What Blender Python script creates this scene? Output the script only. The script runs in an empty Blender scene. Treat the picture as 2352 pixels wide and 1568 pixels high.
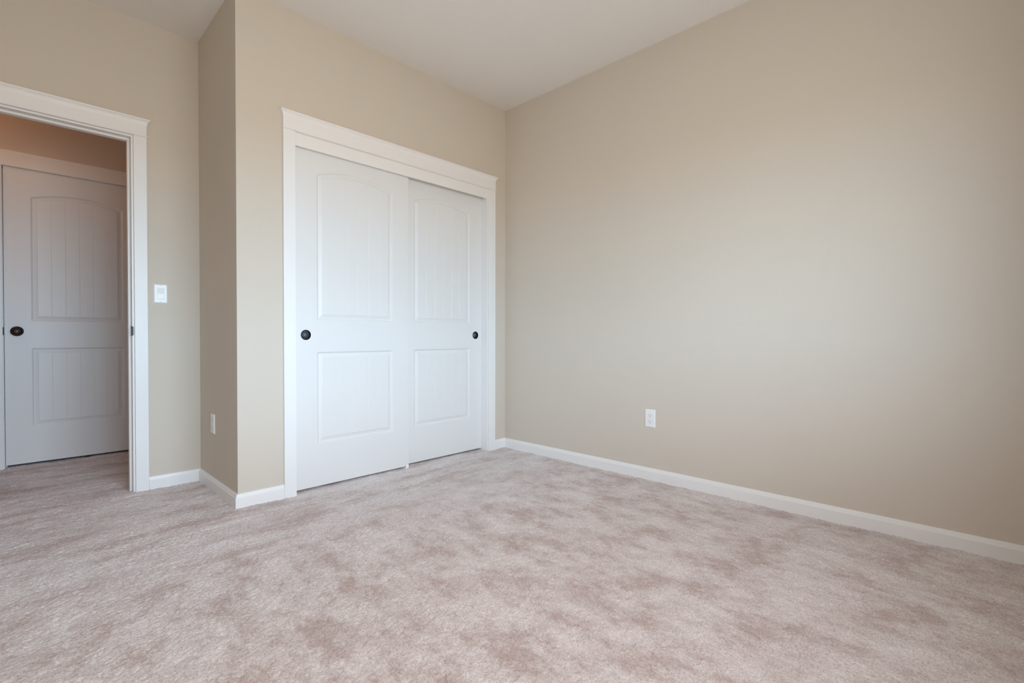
import bpy, math, random
import numpy as np
from math import sin, cos, pi, radians
from mathutils import Vector, Matrix

SC = bpy.context.scene
COL = SC.collection

# ------------------------------------------------------------------ camera
CAM_POS = (-2.8140, -2.8108, 0.911)
YAW, PITCH, ROLL, FPX = 0.80021, -0.01235, 0.001546, 1116.6
cam_data = bpy.data.cameras.new('camera')
cam = bpy.data.objects.new('camera', cam_data)
COL.objects.link(cam)
cam_data.sensor_fit = 'HORIZONTAL'
cam_data.sensor_width = 36.0
cam_data.lens = FPX / 2352.0 * 36.0
cam_data.clip_start = 0.02
fw = Vector((sin(YAW) * cos(PITCH), cos(YAW) * cos(PITCH), sin(PITCH)))
rt = Vector((cos(YAW), -sin(YAW), 0.0))
up = rt.cross(fw)
rt2 = rt * cos(ROLL) + up * sin(ROLL)
up2 = -rt * sin(ROLL) + up * cos(ROLL)
m = Matrix(((rt2.x, up2.x, -fw.x, CAM_POS[0]), (rt2.y, up2.y, -fw.y, CAM_POS[1]),
            (rt2.z, up2.z, -fw.z, CAM_POS[2]), (0, 0, 0, 1)))
cam.matrix_world = m
SC.camera = cam

# ------------------------------------------------------------------ room dimensions (metres)
W = 1.9895          # closet front runs from x = -W to the right wall at x = 0
D = 0.7166          # the entry wall stands this far behind the closet front
H = 2.734
X_LEFT, Y_REAR = -3.35, -3.15
Y_HALL = 1.962
T = 0.115
WIN = dict(x0=-3.12, x1=-1.15, z0=0.85, z1=2.10)   # window in the rear wall, behind the camera

# ------------------------------------------------------------------ world, daylight, exposure
world = bpy.data.worlds.new('outdoors')
SC.world = world
world.use_nodes = True
nt = world.node_tree
nt.nodes.clear()
out = nt.nodes.new('ShaderNodeOutputWorld')
bg = nt.nodes.new('ShaderNodeBackground')
tc = nt.nodes.new('ShaderNodeTexCoord')
sep = nt.nodes.new('ShaderNodeSeparateXYZ')
mr = nt.nodes.new('ShaderNodeMapRange')
ramp = nt.nodes.new('ShaderNodeValToRGB')
mr.inputs['From Min'].default_value = -1
mr.inputs['From Max'].default_value = 1
cr = ramp.color_ramp
# below the horizon: pale bright ground; above it: a cool hazy sky band; overhead: a dimmer band, set to fit the room's light
STOPS = [(0.0, (0.275, 0.270, 0.252)), (0.34, (0.28, 0.275, 0.258)), (0.40, (0.35, 0.335, 0.315)), (0.492, (0.36, 0.347, 0.33)),
         (0.508, (0.45, 0.64, 0.81)), (0.56, (0.48, 0.67, 0.84)), (0.61, (0.60, 0.755, 0.92)), (0.69, (0.61, 0.765, 0.93)),
         (0.73, (0.33, 0.32, 0.34)), (1.0, (0.31, 0.30, 0.32))]
while len(cr.elements) > 1:
    cr.elements.remove(cr.elements[-1])
for i, (p, c) in enumerate(STOPS):
    el = cr.elements[0] if i == 0 else cr.elements.new(p)
    el.position = p
    el.color = (c[0] / 1.4, c[1] / 1.4, c[2] / 1.4, 1)
nt.links.new(tc.outputs['Generated'], sep.inputs[0])
nt.links.new(sep.outputs['Z'], mr.inputs['Value'])
nt.links.new(mr.outputs[0], ramp.inputs[0])
nt.links.new(ramp.outputs[0], bg.inputs['Color'])
nt.links.new(bg.outputs[0], out.inputs['Surface'])
bg.inputs['Strength'].default_value = 28.0

pl = bpy.data.lights.new('window_portal', 'AREA')
pl.shape = 'RECTANGLE'
pl.size = WIN['x1'] - WIN['x0']
pl.size_y = WIN['z1'] - WIN['z0']
pl.cycles.is_portal = True
po = bpy.data.objects.new('window_portal', pl)
po.location = ((WIN['x0'] + WIN['x1']) / 2, Y_REAR - 0.05, (WIN['z0'] + WIN['z1']) / 2)
po.rotation_euler = (radians(90), 0, 0)      # shines towards +y, into the room
COL.objects.link(po)

# unseen warm lamp added on the hallway ceiling to lift the dark hall, beyond the left edge of the doorway
hl = bpy.data.lights.new('hall_fill_bulb', 'POINT')
hl.energy = 6.2
hl.color = (1.0, 0.47, 0.24)
hl.shadow_soft_size = 0.11
hlo = bpy.data.objects.new('hall_fill_bulb', hl)
hlo.location = (-3.45, 1.40, 2.585)
COL.objects.link(hlo)

SC.view_settings.view_transform = 'Standard'
SC.view_settings.look = 'None'
SC.view_settings.gamma = 1.0
SC.view_settings.use_curve_mapping = False
SC.view_settings.exposure = 0.0
SC.cycles.max_bounces = 16
SC.cycles.diffuse_bounces = 12
SC.cycles.glossy_bounces = 4
SC.cycles.caustics_reflective = False
SC.cycles.caustics_refractive = False
SC.cycles.use_denoising = True

# ------------------------------------------------------------------ materials
def new_mat(name, color, rough=0.6, metal=0.0, spec=0.5):
    mt = bpy.data.materials.new(name)
    mt.use_nodes = True
    b = mt.node_tree.nodes['Principled BSDF']
    b.inputs['Base Color'].default_value = (*color, 1)
    b.inputs['Roughness'].default_value = rough
    b.inputs['Metallic'].default_value = metal
    b.inputs['Specular IOR Level'].default_value = spec
    return mt

def add_bump(mt, scale, dist, strength=1.0, detail=3.0, extra=None):
    n = mt.node_tree.nodes; l = mt.node_tree.links
    b = n['Principled BSDF']
    geo = n.new('ShaderNodeNewGeometry')
    tx = n.new('ShaderNodeTexNoise')
    tx.inputs['Scale'].default_value = scale
    tx.inputs['Detail'].default_value = detail
    bp = n.new('ShaderNodeBump')
    bp.inputs['Distance'].default_value = dist
    bp.inputs['Strength'].default_value = strength
    l.new(geo.outputs['Position'], tx.inputs['Vector'])
    l.new(tx.outputs['Fac'], bp.inputs['Height'])
    l.new(bp.outputs[0], b.inputs['Normal'])
    return bp

def tint(mt, c1, c2, scale, detail=4.0):
    n = mt.node_tree.nodes; l = mt.node_tree.links
    geo = n.new('ShaderNodeNewGeometry')
    tx = n.new('ShaderNodeTexNoise')
    tx.inputs['Scale'].default_value = scale
    tx.inputs['Detail'].default_value = detail
    mx = n.new('ShaderNodeMix'); mx.data_type = 'RGBA'
    mx.inputs['A'].default_value = (*c1, 1); mx.inputs['B'].default_value = (*c2, 1)
    l.new(geo.outputs['Position'], tx.inputs['Vector'])
    l.new(tx.outputs['Fac'], mx.inputs['Factor'])
    l.new(mx.outputs['Result'], n['Principled BSDF'].inputs['Base Color'])

M_WALL = new_mat('tan_wall_paint', (0.56, 0.49, 0.41), 0.75, spec=0.25)
tint(M_WALL, (0.630, 0.568, 0.488), (0.645, 0.583, 0.502), 2.0)
add_bump(M_WALL, 220, 0.0006, 0.6)
M_CEIL = new_mat('white_ceiling_paint', (0.81, 0.79, 0.765), 0.85, spec=0.2)
add_bump(M_CEIL, 160, 0.0012, 0.7)
M_TRIM = new_mat('white_gloss_trim_paint', (0.84, 0.84, 0.83), 0.38, spec=0.4)
add_bump(M_TRIM, 60, 0.0002, 0.4)
M_DOOR = new_mat('white_moulded_door_paint', (0.77, 0.77, 0.76), 0.42, spec=0.4)
M_PLASTIC = new_mat('white_plastic', (0.86, 0.86, 0.85), 0.3, spec=0.5)
add_bump(M_PLASTIC, 400, 0.00005, 0.3)
M_DARK = new_mat('dark_slot', (0.02, 0.02, 0.02), 0.6)
M_BLACK = new_mat('black_bronze', (0.016, 0.015, 0.016), 0.42, metal=0.6)
M_CUP = new_mat('speckled_black_cup', (0.05, 0.055, 0.06), 0.5, metal=0.3)
tint(M_CUP, (0.06, 0.066, 0.072), (0.22, 0.235, 0.25), 700, 2.0)
M_BRONZE = new_mat('oil_rubbed_bronze', (0.035, 0.018, 0.014), 0.33, metal=0.8)
tint(M_BRONZE, (0.022, 0.010, 0.009), (0.05, 0.026, 0.018), 90, 3.0)
M_STRIKE = new_mat('dark_grey_steel', (0.11, 0.11, 0.11), 0.45, metal=0.7)
tint(M_STRIKE, (0.06, 0.06, 0.06), (0.17, 0.17, 0.17), 250, 2.0)
M_OUT = new_mat('outer_shell', (0.4, 0.4, 0.4), 0.9)

def door_grain(mt):
    n = mt.node_tree.nodes; l = mt.node_tree.links
    geo = n.new('ShaderNodeNewGeometry')
    mp = n.new('ShaderNodeMapping')
    mp.inputs['Scale'].default_value = (180, 180, 5)
    tx = n.new('ShaderNodeTexNoise')
    tx.inputs['Scale'].default_value = 1.0
    tx.inputs['Detail'].default_value = 4.0
    bp = n.new('ShaderNodeBump')
    bp.inputs['Distance'].default_value = 0.0005
    bp.inputs['Strength'].default_value = 0.35
    l.new(geo.outputs['Position'], mp.inputs['Vector'])
    l.new(mp.outputs[0], tx.inputs['Vector'])
    l.new(tx.outputs['Fac'], bp.inputs['Height'])
    l.new(bp.outputs[0], n['Principled BSDF'].inputs['Normal'])
door_grain(M_DOOR)

def carpet_mat():
    mt = new_mat('beige_pink_carpet', (0.5, 0.42, 0.39), 0.95, spec=0.05)
    n = mt.node_tree.nodes; l = mt.node_tree.links
    b = n['Principled BSDF']
    b.inputs['Sheen Weight'].default_value = 0.15
    b.inputs['Sheen Roughness'].default_value = 0.5
    geo = n.new('ShaderNodeNewGeometry')
    # brushed, worn patches of the pile, with its lay's shading put into the colour: vacuum strokes along y, crossed by strokes along x near the closet
    def stroke(scale, vec, seed):
        mp = n.new('ShaderNodeMapping')
        mp.inputs['Scale'].default_value = vec
        mp.inputs['Location'].default_value = (seed, seed * 0.7, 0)
        tx = n.new('ShaderNodeTexNoise')
        tx.inputs['Scale'].default_value = scale
        tx.inputs['Detail'].default_value = 9.0
        tx.inputs['Roughness'].default_value = 0.76
        tx.inputs['Distortion'].default_value = 0.15
        l.new(geo.outputs['Position'], mp.inputs['Vector'])
        l.new(mp.outputs[0], tx.inputs['Vector'])
        return tx
    s1 = stroke(5.2, (1.45, 0.80, 1.0), 3.1)
    s2 = stroke(3.2, (0.6, 2.0, 1.0), 8.4)
    sx = n.new('ShaderNodeSeparateXYZ')
    l.new(geo.outputs['Position'], sx.inputs[0])
    wy = n.new('ShaderNodeMapRange'); wy.interpolation_type = 'SMOOTHSTEP'
    wy.inputs['From Min'].default_value = -1.1; wy.inputs['From Max'].default_value = -0.2
    wy.inputs['To Min'].default_value = 0.12; wy.inputs['To Max'].default_value = 0.9
    l.new(sx.outputs['Y'], wy.inputs['Value'])
    mixn = n.new('ShaderNodeMix'); mixn.data_type = 'FLOAT'
    l.new(wy.outputs[0], mixn.inputs['Factor'])
    l.new(s1.outputs['Fac'], mixn.inputs['A']); l.new(s2.outputs['Fac'], mixn.inputs['B'])
    r1 = n.new('ShaderNodeValToRGB')
    r1.color_ramp.elements[0].position = 0.405
    r1.color_ramp.elements[0].color = (0.550, 0.455, 0.437, 1)
    r1.color_ramp.elements[1].position = 0.59
    r1.color_ramp.elements[1].color = (0.785, 0.742, 0.742, 1)
    em = r1.color_ramp.elements.new(0.49); em.color = (0.680, 0.622, 0.613, 1)
    l.new(mixn.outputs['Result'], r1.inputs[0])
    fine = n.new('ShaderNodeTexNoise')
    fine.inputs['Scale'].default_value = 170
    fine.inputs['Detail'].default_value = 4.0
    fine.inputs['Roughness'].default_value = 0.6
    l.new(geo.outputs['Position'], fine.inputs['Vector'])
    r2 = n.new('ShaderNodeValToRGB')       # shade in the gaps between the tufts, put into the colour
    e2 = r2.color_ramp.elements
    e2[0].position = 0.30; e2[0].color = (0.62, 0.58, 0.565, 1)
    e2[1].position = 0.66; e2[1].color = (1.10, 1.10, 1.10, 1)
    q = e2.new(0.42); q.color = (0.90, 0.88, 0.87, 1)
    l.new(fine.outputs['Fac'], r2.inputs[0])
    mx = n.new('ShaderNodeMix'); mx.data_type = 'RGBA'; mx.blend_type = 'MULTIPLY'
    mx.inputs['Factor'].default_value = 1.0
    l.new(r1.outputs[0], mx.inputs['A'])
    l.new(r2.outputs[0], mx.inputs['B'])
    l.new(mx.outputs['Result'], b.inputs['Base Color'])
    bp = n.new('ShaderNodeBump')
    bp.inputs['Distance'].default_value = 0.006
    bp.inputs['Strength'].default_value = 0.7
    l.new(fine.outputs['Fac'], bp.inputs['Height'])
    l.new(bp.outputs[0], b.inputs['Normal'])
    return mt
M_CARPET = carpet_mat()

# ------------------------------------------------------------------ mesh helpers
class MB:
    def __init__(self):
        self.v, self.f, self.smooth = [], [], []
    def add(self, vs, fs, smooth=False):
        o = len(self.v)
        self.v += [tuple(p) for p in vs]
        self.f += [tuple(i + o for i in q) for q in fs]
        self.smooth += [smooth] * len(fs)
    def box(self, x0, x1, y0, y1, z0, z1):
        self.add([(x0, y0, z0), (x1, y0, z0), (x1, y1, z0), (x0, y1, z0),
                  (x0, y0, z1), (x1, y0, z1), (x1, y1, z1), (x0, y1, z1)],
                 [(0, 3, 2, 1), (4, 5, 6, 7), (0, 1, 5, 4), (1, 2, 6, 5), (2, 3, 7, 6), (3, 0, 4, 7)])
        return self
    def loft(self, rings, smooth=False, cap=True):
        n = len(rings[0]); vs = [p for r in rings for p in r]; fs = []
        for k in range(len(rings) - 1):
            for i in range(n):
                j = (i + 1) % n
                fs.append((k * n + i, k * n + j, (k + 1) * n + j, (k + 1) * n + i))
        if cap:
            fs.append(tuple(reversed(range(n))))
            fs.append(tuple(range((len(rings) - 1) * n, len(rings) * n)))
        self.add(vs, fs, smooth)
        return self
    def lathe(self, prof, center, axis='y', n=48, sign=-1, close_end=True):
        """profile of (radius, height along axis); axis y, sign -1 = towards the room."""
        rings = []
        cx, cy, cz = center
        for r, h in prof:
            rings.append([(cx + r * cos(2 * pi * i / n), cy + sign * h, cz + r * sin(2 * pi * i / n)) for i in range(n)])
        self.loft(rings, smooth=True, cap=close_end)
        return self
    def build(self, name, mat, parent=None, bevel=0.0, loc=None):
        me = bpy.data.meshes.new(name)
        me.from_pydata(self.v, [], self.f)
        me.materials.append(mat)
        for p, s in zip(me.polygons, self.smooth):
            p.use_smooth = s
        me.update()
        ob = bpy.data.objects.new(name, me)
        COL.objects.link(ob)
        if parent is not None:
            ob.parent = parent
        if loc is not None:
            ob.location = loc
        if bevel:
            md = ob.modifiers.new('bevel', 'BEVEL')
            md.width = bevel; md.segments = 2; md.limit_method = 'ANGLE'; md.angle_limit = radians(40)
        return ob

def tag(o, label=None, cat=None, kind=None, group=None):
    if label: o['label'] = label
    if cat: o['category'] = cat
    if kind: o['kind'] = kind
    if group: o['group'] = group
    return o

def empty(name, loc, rz=0.0):
    o = bpy.data.objects.new(name, None)
    o.empty_display_size = 0.05
    o.location = loc
    o.rotation_euler = (0, 0, rz)
    COL.objects.link(o)
    return o

# ------------------------------------------------------------------ shell
def wall_x(mb, x0, x1, y0, y1, z0, z1, hole=None):
    """wall slab running along x, with one rectangular hole (hx0, hx1, hz0, hz1)."""
    if not hole:
        mb.box(x0, x1, y0, y1, z0, z1); return
    a, b, c, d = hole
    mb.box(x0, a, y0, y1, z0, z1)
    mb.box(b, x1, y0, y1, z0, z1)
    if d < z1: mb.box(a, b, y0, y1, d, z1)
    if c > z0: mb.box(a, b, y0, y1, z0, c)

JAMB_T = 0.018
# closet opening (faces of the jambs) and doorway opening
CX0, CX1, CZ = -1.683, -0.199, 2.066
EX0, EX1, EZ = -3.089, -2.327, 2.049
HX0, HX1, HZ = -2.850, -2.080, 2.0562
ZB = -0.03

b = MB(); wall_x(b, -W, 0.0, 0.0, T, ZB, H + 0.05, (CX0 - JAMB_T, CX1 + JAMB_T, ZB, CZ + JAMB_T))
tag(b.build('wall_closet', M_WALL), 'tan wall holding the white sliding closet doors', 'wall', 'structure')
b = MB(); b.box(-W, -W + T, T, D, ZB, H + 0.05)
tag(b.build('wall_return', M_WALL), 'narrow shaded tan wall between closet front and entry wall', 'wall', 'structure')
b = MB(); wall_x(b, -4.3, 0.0, D, D + T, ZB, H + 0.05, (EX0 - JAMB_T, EX1 + JAMB_T, ZB, EZ + JAMB_T))
tag(b.build('wall_entry', M_WALL), 'tan wall with the open doorway and the light switch', 'wall', 'structure')
b = MB(); b.box(0.0, T, Y_REAR - T, D + T, ZB, H + 0.05)
tag(b.build('wall_right', M_WALL), 'long bare tan wall with one outlet, lit by daylight', 'wall', 'structure')
b = MB(); wall_x(b, X_LEFT - T, T, Y_REAR - T, Y_REAR, ZB, H + 0.05, (WIN['x0'], WIN['x1'], WIN['z0'], WIN['z1']))
tag(b.build('wall_rear', M_WALL), 'tan wall with the window facing the closet', 'wall', 'structure')
b = MB(); b.box(X_LEFT - T, X_LEFT, Y_REAR, D, ZB, H + 0.05)
tag(b.build('wall_left', M_WALL), 'plain tan wall opposite the long bare wall', 'wall', 'structure')
b = MB(); wall_x(b, -4.3, -0.6, Y_HALL, Y_HALL + T, ZB, H + 0.05, (HX0 - JAMB_T, HX1 + JAMB_T, ZB, HZ + JAMB_T))
tag(b.build('wall_hall', M_WALL), 'dark brown-looking hallway wall above the hall door', 'wall', 'structure')
b = MB(); b.box(-4.3 - T, -4.3, D, Y_HALL + T, ZB, H + 0.05)
tag(b.build('wall_hall_left', M_WALL), 'tan end wall of the hallway beyond the doorway', 'wall', 'structure')
b = MB(); b.box(-0.6, -0.6 + T, D + T, Y_HALL + T, ZB, H + 0.05)
tag(b.build('wall_hall_right', M_WALL), 'tan end wall of the hallway behind the closet', 'wall', 'structure')
b = MB(); b.box(-4.3 - T, T, Y_REAR - T, Y_HALL + T + 0.9, H, H + 0.1)
tag(b.build('ceiling', M_CEIL), 'flat white ceiling over bedroom and hallway', 'ceiling', 'structure')
b = MB(); b.box(HX0 - 0.4, HX1 + 0.4, Y_HALL + T + 0.5, Y_HALL + T + 0.6, ZB, H)
b.box(HX0 - 0.5, HX0 - 0.4, Y_HALL + T, Y_HALL + T + 0.6, ZB, H)
b.box(HX1 + 0.4, HX1 + 0.5, Y_HALL + T, Y_HALL + T + 0.6, ZB, H)
tag(b.build('wall_beyond', M_WALL), 'tan wall of the dark room behind the hall door', 'wall', 'structure')

# ------------------------------------------------------------------ carpet floor
rng = np.random.default_rng(7)
TAB = rng.random((512, 512)).astype(np.float32)
def vnoise(x, y, cell, ox=0.0, oy=0.0):
    u = x / cell + ox; v = y / cell + oy
    iu = np.floor(u).astype(np.int64); iv = np.floor(v).astype(np.int64)
    fu = (u - iu).astype(np.float32); fv = (v - iv).astype(np.float32)
    fu = fu * fu * (3 - 2 * fu); fv = fv * fv * (3 - 2 * fv)
    a = TAB[iu & 511, iv & 511]; b_ = TAB[(iu + 1) & 511, iv & 511]
    c = TAB[iu & 511, (iv + 1) & 511]; d = TAB[(iu + 1) & 511, (iv + 1) & 511]
    return (a * (1 - fu) + b_ * fu) * (1 - fv) + (c * (1 - fu) + d * fu) * fv
def pile(x, y):
    h = 0.0050 * (vnoise(x, y, 0.0062, 3, 5) - 0.5)
    h += 0.0044 * (vnoise(x + 0.3 * y, y - 0.3 * x, 0.014, 11, 7) - 0.5)
    h += 0.0040 * (vnoise(x - 0.5 * y, y + 0.5 * x, 0.045, 1, 9) - 0.5)
    h += 0.0050 * (vnoise(x + 0.2 * y, y, 0.16, 4, 2) - 0.5)
    return h - 0.0005
def grid_patch(x0, x1, y0, y1, step):
    nx = int(round((x1 - x0) / step)) + 1; ny = int(round((y1 - y0) / step)) + 1
    X, Y = np.meshgrid(np.linspace(x0, x1, nx), np.linspace(y0, y1, ny), indexing='ij')
    j = rng.random((2,) + X.shape) - 0.5
    X = X + j[0] * step * 0.5; Y = Y + j[1] * step * 0.5
    Z = pile(X, Y)
    P = np.stack([X, Y, Z], -1).reshape(-1, 3)
    i = np.arange(nx * ny).reshape(nx, ny)
    F = np.stack([i[:-1, :-1], i[1:, :-1], i[1:, 1:], i[:-1, 1:]], -1).reshape(-1, 4)
    return P, F
patches = [grid_patch(-3.36, 0.03, -3.0, 0.16, 0.004), grid_patch(-3.36, -1.90, 0.158, 2.0, 0.0045),
           grid_patch(-4.4, -3.36, D - 0.2, 2.1, 0.04), grid_patch(-1.94, 0.05, 0.12, 2.1, 0.03),
           grid_patch(-3.40, 0.05, Y_REAR - 0.02, -3.0, 0.008), grid_patch(-3.6, -1.6, 2.0, 2.7, 0.04)]
Pv, Fv, off = [], [], 0
for P, F in patches:
    Pv.append(P); Fv.append(F + off); off += len(P)
Pv = np.concatenate(Pv).astype(np.float32); Fv = np.concatenate(Fv).astype(np.int32)
me = bpy.data.meshes.new('floor')
me.vertices.add(len(Pv)); me.vertices.foreach_set('co', Pv.ravel())
me.loops.add(Fv.size); me.loops.foreach_set('vertex_index', Fv.ravel())
me.polygons.add(len(Fv)); me.polygons.foreach_set('loop_start', np.arange(0, Fv.size, 4, dtype=np.int32))
me.polygons.foreach_set('use_smooth', np.ones(len(Fv), dtype=bool))
me.materials.append(M_CARPET)
me.update(calc_edges=True); me.validate()
floor = bpy.data.objects.new('floor', me); COL.objects.link(floor)
tag(floor, 'pinkish beige cut-pile carpet with brushed lighter patches', 'carpet', 'structure')
b = MB(); b.box(-4.5, 0.2, Y_REAR - 0.3, 3.2, -0.12, -0.03)
tag(b.build('floor_slab', M_OUT), 'plain slab under the carpet', 'floor', 'structure')

# ------------------------------------------------------------------ casings (trim)
CT = 0.016          # casing thickness
def header(parent, x0, x1, yw, z0, ends=(True, True)):
    """craftsman head: bead, frieze board, flared crown; yw = wall face, room towards -y."""
    def rings(prof):
        R = []
        for z, o in prof:
            a = x0 - (o if ends[0] else 0); c = x1 + (o if ends[1] else 0)
            R.append([(a, yw, z), (a, yw - CT - o, z), (c, yw - CT - o, z), (c, yw, z)])
        return R
    f = MB(); f.loft(rings([(z0 + 0.006, 0), (z0 + 0.078, 0)])); fo = f.build('frieze_board', M_TRIM, parent)
    f = MB(); f.loft(rings([(z0, 0.001), (z0 + 0.001, 0.004), (z0 + 0.004, 0.0055), (z0 + 0.007, 0.004), (z0 + 0.008, 0.0)]))
    f.build('bead', M_TRIM, parent)
    cp = [(z0 + 0.066, 0.0005), (z0 + 0.070, 0.002), (z0 + 0.078, 0.003), (z0 + 0.085, 0.0055), (z0 + 0.090, 0.009),
          (z0 + 0.0935, 0.0125), (z0 + 0.0945, 0.0150), (z0 + 0.1015, 0.0155), (z0 + 0.1025, 0.0145)]
    f = MB(); f.loft(rings(cp)); f.build('crown', M_TRIM, parent)

def casing(name, label, x0, x1, ox0, ox1, yw, ztop, head=True):
    """side casings between (ox0..x0) and (x1..ox1) from the carpet to ztop."""
    t = empty(name, ((ox0 + ox1) / 2, yw, 0.0))
    tag(t, label, 'door trim', 'structure')
    off = Vector(t.location)
    def mk(mb, nm, bev=0.0):
        mb.v = [(p[0] - off.x, p[1] - off.y, p[2] - off.z) for p in mb.v]
        return mb.build(nm, M_TRIM, t, bev)
    mk(MB().box(ox0, x0, yw - CT, yw, -0.012, ztop), 'side_casing', 0.0022)
    mk(MB().box(x1, ox1, yw - CT, yw, -0.012, ztop), 'side_casing', 0.0022)
    return t, off, mk

# closet
t1, o1, mk1 = casing('trim_1', 'white casing with flared header framing the sliding closet doors',
                     CX0 - 0.006, CX1 + 0.006, -1.756, -0.124, 0.0, 2.0605)
header(t1, -1.756 - o1.x, -0.124 - o1.x, 0.0 - o1.y, 2.0605)
mk1(MB().box(CX0 - JAMB_T, CX0, 0.0005, T, -0.012, CZ), 'jamb', 0.001)
mk1(MB().box(CX1, CX1 + JAMB_T, 0.0005, T, -0.012, CZ), 'jamb', 0.001)
mk1(MB().box(CX0 - JAMB_T, CX1 + JAMB_T, 0.0005, T, CZ, CZ + JAMB_T), 'head_jamb', 0.001)
mk1(MB().box(CX0 + 0.0002, CX1 - 0.0002, 0.0015, 0.016, 1.9885, CZ - 0.0005), 'fascia')
mk1(MB().box(CX0 + 0.001, CX1 - 0.001, 0.020, 0.105, CZ - 0.012, CZ - 0.0006), 'door_track')
# bedroom doorway
t2, o2, mk2 = casing('trim_2', 'white casing with flared header around the open doorway',
                     EX0 - 0.0095, EX1 + 0.0095, EX0 - 0.0725, -2.255, D, 2.0585)
header(t2, EX0 - 0.0725 - o2.x, -2.255 - o2.x, D - o2.y, 2.0585)
YJ = D + T + 0.0005
mk2(MB().box(EX0 - JAMB_T, EX0, D - 0.0005, YJ, -0.012, EZ), 'jamb', 0.001)
jr = mk2(MB().box(EX1, EX1 + JAMB_T, D - 0.0005, YJ, -0.012, EZ), 'jamb', 0.001)
mk2(MB().box(EX0 - JAMB_T, EX1 + JAMB_T, D - 0.0005, YJ, EZ, EZ + JAMB_T), 'head_jamb', 0.001)
mk2(MB().box(EX0, EX0 + 0.012, D + 0.040, D + 0.075, -0.012, EZ - 0.012), 'door_stop', 0.0025)
mk2(MB().box(EX1 - 0.012, EX1, D + 0.040, D + 0.075, -0.012, EZ - 0.012), 'door_stop', 0.0025)
mk2(MB().box(EX0, EX1, D + 0.040, D + 0.075, EZ - 0.012, EZ), 'door_stop', 0.0025)
# strike plate: flat leaf on the jamb with a lip that wraps its front edge
s = MB()
zc, hs = 0.934, 0.0285
prof = [(0.034, 0.0), (0.002, 0.0), (-0.0015, 0.0004), (-0.0032, 0.003), (-0.0034, 0.0075)]
n_ = len(prof)
def strike_row(z, k):
    return [(EX1 - 0.0012 + dx, D + dy, z) for dy, dx in prof]
rows = [strike_row(zc - hs + 0.004, 0), strike_row(zc + hs - 0.004, 0)]
V = []; Fq = []
for zz, cut in ((-hs, 0.006), (-hs + 0.006, 0.0), (hs - 0.006, 0.0), (hs, 0.006)):
    V.append([(EX1 - 0.0014 + dx, D + dy + (cut if dy > 0.02 else 0), zc + zz * (0.86 if dx > 0.002 else 1.0)) for dy, dx in prof])
s.add([p for r in V for p in r], [(r * n_ + i, r * n_ + i + 1, (r + 1) * n_ + i + 1, (r + 1) * n_ + i) for r in range(3) for i in range(n_ - 1)])
s.v = [(p[0] - o2.x, p[1] - o2.y, p[2] - o2.z) for p in s.v]
so = s.build('strike_plate', M_STRIKE, t2)
md = so.modifiers.new('thick', 'SOLIDIFY'); md.thickness = 0.0012; md.offset = 0
tag(so, 'dark grey metal strike plate')
# hallway door
t3, o3, mk3 = casing('trim_3', 'white casing around the closed hall door seen through the doorway',
                     HX0 - 0.004, HX1 + 0.004, HX0 - 0.068, HX1 + 0.068, Y_HALL, 2.0576)
mk3(MB().box(HX0 - 0.068, HX1 + 0.068, Y_HALL - CT, Y_HALL, 2.0578, 2.163), 'head_casing', 0.002)
mk3(MB().box(HX0 - JAMB_T, HX0, Y_HALL - 0.001, Y_HALL + T, -0.012, HZ), 'jamb', 0.001)
mk3(MB().box(HX1, HX1 + JAMB_T, Y_HALL - 0.001, Y_HALL + T, -0.012, HZ), 'jamb', 0.001)
mk3(MB().box(HX0 - JAMB_T, HX1 + JAMB_T, Y_HALL - 0.001, Y_HALL + T, HZ, HZ + JAMB_T), 'head_jamb', 0.001)
mk3(MB().box(HX0, HX0 + 0.012, Y_HALL + 0.042, Y_HALL + 0.075, -0.012, HZ), 'door_stop')
mk3(MB().box(HX1 - 0.012, HX1, Y_HALL + 0.042, Y_HALL + 0.075, -0.012, HZ), 'door_stop')
mk3(MB().box(HX0, HX1, Y_HALL + 0.042, Y_HALL + 0.075, HZ - 0.012, HZ), 'door_stop')
so = mk3(MB().box(HX0 - 0.0065, HX0 + 0.0012, Y_HALL - 0.0032, Y_HALL + 0.03, 0.908, 0.962), 'strike_plate', 0.001)
so.data.materials[0] = M_BRONZE
tag(so, 'dark bronze strike plate')

# ------------------------------------------------------------------ baseboards
BP = [(0.0, -0.012), (0.0145, -0.012), (0.0145, 0.053), (0.0140, 0.0560), (0.0122, 0.0585), (0.0100, 0.0665),
      (0.0085, 0.0715), (0.0062, 0.0740), (0.0, 0.0746)]
def baseboard(name, label, p0, p1, n, ext0=0.0, ext1=0.0):
    """p0->p1 along the wall foot, n = direction into the room; ext = how much each end moves with depth (mitres)."""
    p0 = Vector((*p0, 0)); p1 = Vector((*p1, 0)); n = Vector((*n, 0)); d = (p1 - p0).normalized()
    R = []
    for p, s_, ex in ((p0, -1, ext0), (p1, 1, ext1)):
        R.append([tuple(p + n * o + d * (s_ * ex * o) + Vector((0, 0, z))) for o, z in BP])
    mb = MB(); mb.loft(R)
    o = mb.build(name, M_TRIM)
    return tag(o, label, 'baseboard', 'structure')
baseboard('baseboard_right', 'long white baseboard under the bare outlet wall', (0, 0), (0, Y_REAR), (-1, 0), -1, -1)
baseboard('baseboard_closet', 'short white baseboard between wall corner and closet casing', (-1.7565, 0), (-W, 0), (0, -1), 0, 1)
baseboard('baseboard_closet_right', 'tiny white baseboard between closet casing and the long wall', (0, 0), (-0.1235, 0), (0, -1), -1, 0)
baseboard('baseboard_return', 'shaded white baseboard along the narrow return wall', (-W, 0), (-W, D), (-1, 0), 1, -1)
baseboard('baseboard_entry', 'short white baseboard under the light switch', (-W, D), (-2.2545, D), (0, -1), -1, 0)
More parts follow.
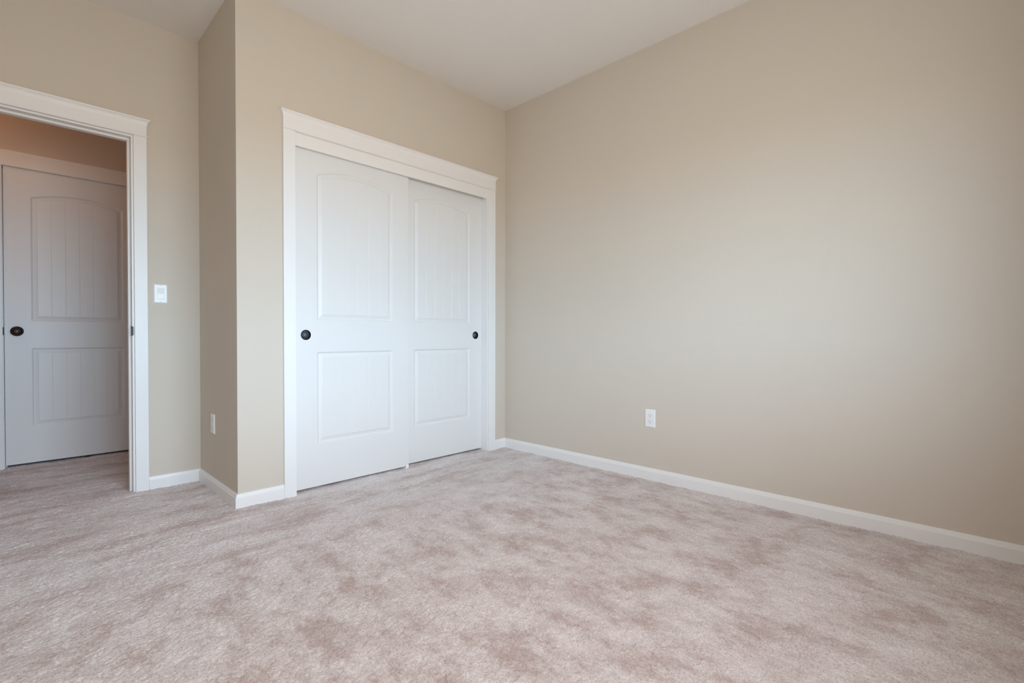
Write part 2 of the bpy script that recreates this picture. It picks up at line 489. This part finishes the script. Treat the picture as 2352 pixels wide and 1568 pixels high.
baseboard('baseboard_left', 'white baseboard along the plain wall', (X_LEFT, Y_REAR), (X_LEFT, D), (1, 0), -1, -1)
baseboard('baseboard_rear', 'white baseboard below the window', (0, Y_REAR), (X_LEFT, Y_REAR), (0, 1), -1, -1)
baseboard('baseboard_hall', 'white baseboard along the hallway wall', (HX0 - 0.0685, Y_HALL), (-4.3, Y_HALL), (0, -1))
baseboard('baseboard_hall_right', 'white baseboard beside the hinge side of the hall door', (-0.6, Y_HALL), (HX1 + 0.0685, Y_HALL), (0, -1))

# ------------------------------------------------------------------ moulded two-panel plank doors
def door_mesh(w, h, t, pull=None):
    """local frame: x 0..w, y = 0 front (room side, -y), z 0..h. pull = x of a drilled finger pull."""
    mb = MB()
    px0, px1 = 0.130, w - 0.123
    z_lb, z_lt, z_ub, z_sp, rise = 0.252, 0.800, 0.986, 1.850, 0.046
    prof = [(0.0, 0.0), (0.0025, 0.0006), (0.006, 0.0035), (0.010, 0.0078), (0.013, 0.0088), (0.018, 0.0080), (0.034, 0.0030),
            (0.0348, 0.0022), (0.0352, 0.0008), (0.037, 0.0004)]
    inset = prof[-1][0]
    # parameter list across the panel, with three points at every plank groove of the field
    fx0, fx1 = px0 + inset, px1 - inset
    g = []
    ts = set([0.0, 1.0] + [i / 24 for i in range(25)])
    grooves = []
    for k in range(1, 6):
        x = fx0 + (fx1 - fx0) * (0.158 + (k - 1) * 0.1735)
        grooves.append(x)
        for dx in (-0.0022, 0.0, 0.0022):
            ts.add((x + dx - fx0) / (fx1 - fx0))
    for gx in grooves:      # drop grid points that crowd a groove
        tg = (gx - fx0) / (fx1 - fx0)
        ts = {q for q in ts if not (1e-9 < abs(q - tg) < 0.012 and abs(abs(q - tg) - 0.0022 / (fx1 - fx0)) > 1e-9)}
    ts = sorted(ts)
    n = len(ts)
    c = (px1 - px0) / 2
    Rr = (c * c + rise * rise) / (2 * rise)
    def arch(x, off):
        u = x - (px0 + px1) / 2
        r = Rr - off
        return z_sp + rise - Rr + math.sqrt(max(r * r - u * u, 0))
    def panel(zb, top):
        loops = []
        for off, dep in prof:
            a, bb = px0 + off, px1 - off
            xs = [a + (bb - a) * q for q in ts]
            loops.append(([(x, dep, zb + off) for x in xs], [(x, dep, top(x, off)) for x in xs]))
        for (b0, t0), (b1, t1_) in zip(loops[:-1], loops[1:]):
            vs = b0 + t0 + b1 + t1_
            fs = []
            for i in range(n - 1):
                fs.append((i, i + 1, 2 * n + i + 1, 2 * n + i))
                fs.append((n + i + 1, n + i, 3 * n + i, 3 * n + i + 1))
            fs.append((n, 0, 2 * n, 3 * n))
            fs.append((n - 1, 2 * n - 1, 4 * n - 1, 3 * n - 1))
            mb.add(vs, fs)
        bl, tl = loops[-1]
        d0 = prof[-1][1]
        gd = [d0 + 0.0012 if any(abs(p[0] - gx) < 1e-6 for gx in grooves) else d0 for p in bl]
        vs = [(p[0], d_, p[2]) for p, d_ in zip(bl, gd)] + [(p[0], d_, p[2]) for p, d_ in zip(tl, gd)]
        mb.add(vs, [(i, i + 1, n + i + 1, n + i) for i in range(n - 1)])
        return loops[0]
    bl, tl = panel(z_lb, lambda x, o: z_lt - o)
    bu, tu = panel(z_ub, arch)
    # flat stiles and rails
    def quad(x0, x1, z0, z1):
        mb.add([(x0, 0, z0), (x1, 0, z0), (x1, 0, z1), (x0, 0, z1)], [(0, 1, 2, 3)])
    quad(0, w, 0, z_lb)
    quad(0, px0, z_lb, z_lt); quad(px1, w, z_lb, z_lt)
    quad(0, px0, z_ub, z_sp); quad(px1, w, z_ub, z_sp)
    quad(0, px0, z_sp, h); quad(px1, w, z_sp, h)
    for i in range(n - 1):
        mb.add([tu[i], tu[i + 1], (tu[i + 1][0], 0, h), (tu[i][0], 0, h)], [(0, 1, 2, 3)])
    if pull is None:
        quad(0, w, z_lt, z_ub)
    else:
        pz, s_, r, depth = 0.8995, 0.045, 0.0285, 0.0125
        quad(0, pull - s_, z_lt, z_ub); quad(pull + s_, w, z_lt, z_ub)
        quad(pull - s_, pull + s_, z_lt, pz - s_); quad(pull - s_, pull + s_, pz + s_, z_ub)
        N = 48
        sq, ci, ce = [], [], []
        for k in range(N):
            a = 2 * pi * (k + 0.5) / N
            m_ = max(abs(cos(a)), abs(sin(a)))
            sq.append((pull + s_ * cos(a) / m_, 0, pz + s_ * sin(a) / m_))
            ci.append((pull + r * cos(a), 0, pz + r * sin(a)))
            ce.append((pull + r * cos(a), depth + 0.002, pz + r * sin(a)))
        mb.add(sq + ci, [(k, (k + 1) % N, N + (k + 1) % N, N + k) for k in range(N)])
        for sx in (-1, 1):       # the four corners of the square
            for sz in (-1, 1):
                cpt = (pull + sx * s_, 0, pz + sz * s_)
                near = sorted(range(N), key=lambda k: (sq[k][0] - cpt[0]) ** 2 + (sq[k][2] - cpt[2]) ** 2)[:2]
                mb.add([cpt, sq[near[0]], sq[near[1]]], [(0, 1, 2)])
        mb.add(ci + ce, [(k, (k + 1) % N, N + (k + 1) % N, N + k) for k in range(N)])
        mb.add(ce, [tuple(range(N))])
    # edges and back
    mb.add([(0, 0, 0), (w, 0, 0), (w, t, 0), (0, t, 0), (0, 0, h), (w, 0, h), (w, t, h), (0, t, h)],
           [(0, 3, 2, 1), (4, 5, 6, 7), (1, 2, 6, 5), (2, 3, 7, 6), (3, 0, 4, 7)])
    return mb

def finger_pull(parent, x, z):
    mb = MB()
    r = 0.0285
    prof = [(r + 0.0010, 0.0), (r + 0.0012, 0.0006), (r - 0.0003, 0.0011), (r - 0.0014, 0.0004), (r - 0.0018, -0.0030), (r - 0.0024, -0.0100)]
    mb.lathe(prof, (x, 0, z), close_end=False)
    o = mb.build('finger_pull', M_BLACK, parent)
    tag(o, 'round black recessed finger pull')
    mb = MB()
    mb.lathe([(r - 0.0024, -0.0100), (r - 0.0036, -0.0116), (r - 0.006, -0.0120), (0.0002, -0.0120)], (x, 0, z), close_end=True)
    mb.build('cup', M_CUP, o)
    return o

DW = 0.769
d1 = door_mesh(DW, 2.030, 0.034, pull=0.0645).build('door_1', M_DOOR, loc=(CX0 + 0.001, 0.026, 0.013))
tag(d1, 'front white two-panel sliding closet door, beside the wall corner', 'closet door', 'structure')
finger_pull(d1, 0.0645, 0.8995)
d2 = door_mesh(DW, 2.030, 0.034, pull=DW - 0.063).build('door_2', M_DOOR, loc=(CX1 - 0.001 - DW, 0.069, 0.013))
tag(d2, 'rear white two-panel sliding closet door, beside the long bare wall', 'closet door', 'structure')
finger_pull(d2, DW - 0.063, 0.8995)

HWD = HX1 - HX0 - 0.007
d3 = door_mesh(HWD, 2.036, 0.035).build('door_3', M_DOOR, loc=(HX0 + 0.004, Y_HALL - 0.0005, 0.018))
tag(d3, 'closed white plank-panel door in the dim hallway beyond the doorway', 'door', 'structure')
kx, kz = 0.060, 0.917
mb = MB()
mb.lathe([(0.0325, 0.0), (0.0335, 0.002), (0.0325, 0.0055), (0.028, 0.0085), (0.020, 0.0105), (0.0145, 0.012), (0.0128, 0.016)], (kx, 0, kz), close_end=True)
ro = mb.build('rosette', M_BRONZE, d3)
mb = MB()
mb.lathe([(0.0118, 0.012), (0.0118, 0.026), (0.0150, 0.030), (0.0215, 0.0345), (0.0258, 0.041), (0.0270, 0.048), (0.0255, 0.0545),
          (0.0215, 0.0590), (0.0150, 0.0615), (0.0110, 0.0618), (0.0100, 0.0608), (0.0060, 0.0606), (0.0003, 0.0612)], (kx, 0, kz), close_end=True)
tag(mb.build('knob', M_BRONZE, d3), 'dark bronze round door knob')
for zh in (0.22, 1.02, 1.82):
    hb = MB()
    hb.loft([[(HWD + 0.002 + 0.006 * cos(2 * pi * i / 16), -0.006 + 0.006 * sin(2 * pi * i / 16), z) for i in range(16)] for z in (zh - 0.045, zh + 0.045)], smooth=True)
    hb.build('hinge', M_BRONZE, d3)

# ------------------------------------------------------------------ floor guide of the sliding doors
fg = empty('floor_guide', (-0.928, 0.065, 0.0))
tag(fg, 'small white plastic guide on the carpet where the closet doors overlap', 'door guide')
MB().box(-0.016, 0.016, -0.046, 0.046, -0.004, 0.0055).build('base', M_PLASTIC, fg, 0.0015)
MB().box(-0.012, 0.012, -0.0455, -0.0415, 0.0050, 0.026).build('fin', M_PLASTIC, fg, 0.001)
MB().box(-0.012, 0.012, -0.0035, 0.0022, 0.0050, 0.026).build('fin', M_PLASTIC, fg, 0.001)
MB().box(-0.012, 0.012, 0.0405, 0.0445, 0.0050, 0.026).build('fin', M_PLASTIC, fg, 0.001)

# ------------------------------------------------------------------ switch and outlets (local frame: front towards -y, centre at origin)
def plate_mesh(w, h, ow, oh, dep=0.0058):
    mb = MB()
    prof = [(0, 0.0), (0.0004, 0.0022), (0.0022, 0.0044), (0.0055, dep), (0.009, dep)]
    def ring(ix, y):
        a, c = w / 2 - ix, h / 2 - ix
        return [(-a, -y, -c), (a, -y, -c), (a, -y, c), (-a, -y, c)]
    R = [ring(i, y) for i, y in prof]
    a, c = ow / 2, oh / 2
    R.append([(-a, -dep, -c), (a, -dep, -c), (a, -dep, c), (-a, -dep, c)])
    R.append([(-a, -0.001, -c), (a, -0.001, -c), (a, -0.001, c), (-a, -0.001, c)])
    mb.loft(R, cap=False)
    mb.add([(-w / 2, 0, -h / 2), (w / 2, 0, -h / 2), (w / 2, 0, h / 2), (-w / 2, 0, h / 2)], [(0, 3, 2, 1)])
    return mb
def screw(parent, z, dep=0.0058):
    mb = MB(); mb.lathe([(0.0032, dep - 0.002), (0.0032, dep + 0.0003), (0.0025, dep + 0.0008), (0.0002, dep + 0.0009)], (0, 0, z), n=16)
    return mb.build('screw', M_PLASTIC, parent)
sw = empty('light_switch', (-2.1915, D, 1.1565))
tag(sw, 'white rocker light switch on the wall beside the doorway', 'light switch')
plate_mesh(0.068, 0.112, 0.0345, 0.067).build('cover_plate', M_PLASTIC, sw)
mb = MB()
a, c = 0.0163, 0.0326
rock = [(-c, -0.0035), (-c, -0.0052), (-c + 0.002, -0.0062), (-0.002, -0.0048), (0.0008, -0.0046), (c - 0.002, -0.0078), (c, -0.0070), (c, -0.0035)]
mb.loft([[(-a, y, z) for z, y in rock], [(a, y, z) for z, y in rock]])
mb.build('rocker', M_PLASTIC, sw)
mb = MB(); mb.box(-0.0172, 0.0172, -0.0036, -0.001, -0.0335, 0.0335); mb.build('switch_body', M_PLASTIC, sw)
screw(sw, 0.0465); screw(sw, -0.0465)

def outlet(name, loc, rz, label):
    o = empty(name, loc, rz)
    tag(o, label, 'outlet', group='wall outlets')
    plate_mesh(0.070, 0.114, 0.0345, 0.067).build('cover_plate', M_PLASTIC, o)
    mb = MB(); mb.box(-0.0168, 0.0168, -0.0066, -0.001, -0.0330, 0.0330)
    mb.build('receptacle', M_PLASTIC, o, 0.0012)
    for zc_ in (0.0195, -0.0195):
        for dx, hh in ((-0.0064, 0.0078), (0.0064, 0.0064)):
            mb = MB(); mb.box(dx - 0.0009, dx + 0.0009, -0.00685, -0.0058, zc_ - hh / 2 + 0.003, zc_ + hh / 2 + 0.003)
            mb.build('slot', M_DARK, o)
        mb = MB(); mb.lathe([(0.0024, 0.0058), (0.0024, 0.00685), (0.0001, 0.00685)], (0, 0, zc_ - 0.0068), n=16)
        mb.build('ground_slot', M_DARK, o)
    screw(o, 0.0465); screw(o, -0.0465)
    return o
outlet('wall_outlet', (0.0, -1.3005, 0.388), -pi / 2, 'white electrical outlet on the long bare wall')
outlet('wall_outlet', (-W, 0.440, 0.389), -pi / 2, 'white electrical outlet on the narrow shaded return wall')

# ------------------------------------------------------------------ window in the rear wall
wn = empty('window_1', ((WIN['x0'] + WIN['x1']) / 2, Y_REAR, WIN['z0']))
tag(wn, 'wide white-framed slider window in the wall facing the closet', 'window', 'structure')
ox, oz = wn.location.x, wn.location.z
wx, wz = (WIN['x1'] - WIN['x0']) / 2, WIN['z1'] - WIN['z0']
f = MB()
f.box(-wx, -wx + 0.04, -0.105, -0.06, 0, wz); f.box(wx - 0.04, wx, -0.105, -0.06, 0, wz)
f.box(-wx + 0.04, wx - 0.04, -0.105, -0.06, 0, 0.04); f.box(-wx + 0.04, wx - 0.04, -0.105, -0.06, wz - 0.04, wz)
f.box(-0.022, 0.022, -0.105, -0.06, 0.04, wz - 0.04)
f.build('window_frame', M_TRIM, wn)
MB().box(-wx - 0.07, wx + 0.07, -0.058, 0.03, -0.022, 0.0).build('window_sill', M_TRIM, wn, 0.003)

# ------------------------------------------------------------------ hallway ceiling lamp (out of the picture, added to light the hall)
lp = empty('added_hall_lamp', (-3.45, 1.40, H))
tag(lp, 'unseen round flush ceiling lamp added to light the hallway beyond the doorway', 'lamp')
mb = MB(); mb.loft([[(r_ * cos(2 * pi * i / 40), r_ * sin(2 * pi * i / 40), z) for i in range(40)] for r_, z in ((0.15, -0.001), (0.15, -0.022), (0.135, -0.03))], smooth=True)
mb.build('added_lamp_base', M_BRONZE, lp)
hlo.parent = lp
hlo.location = (0, 0, -0.149)
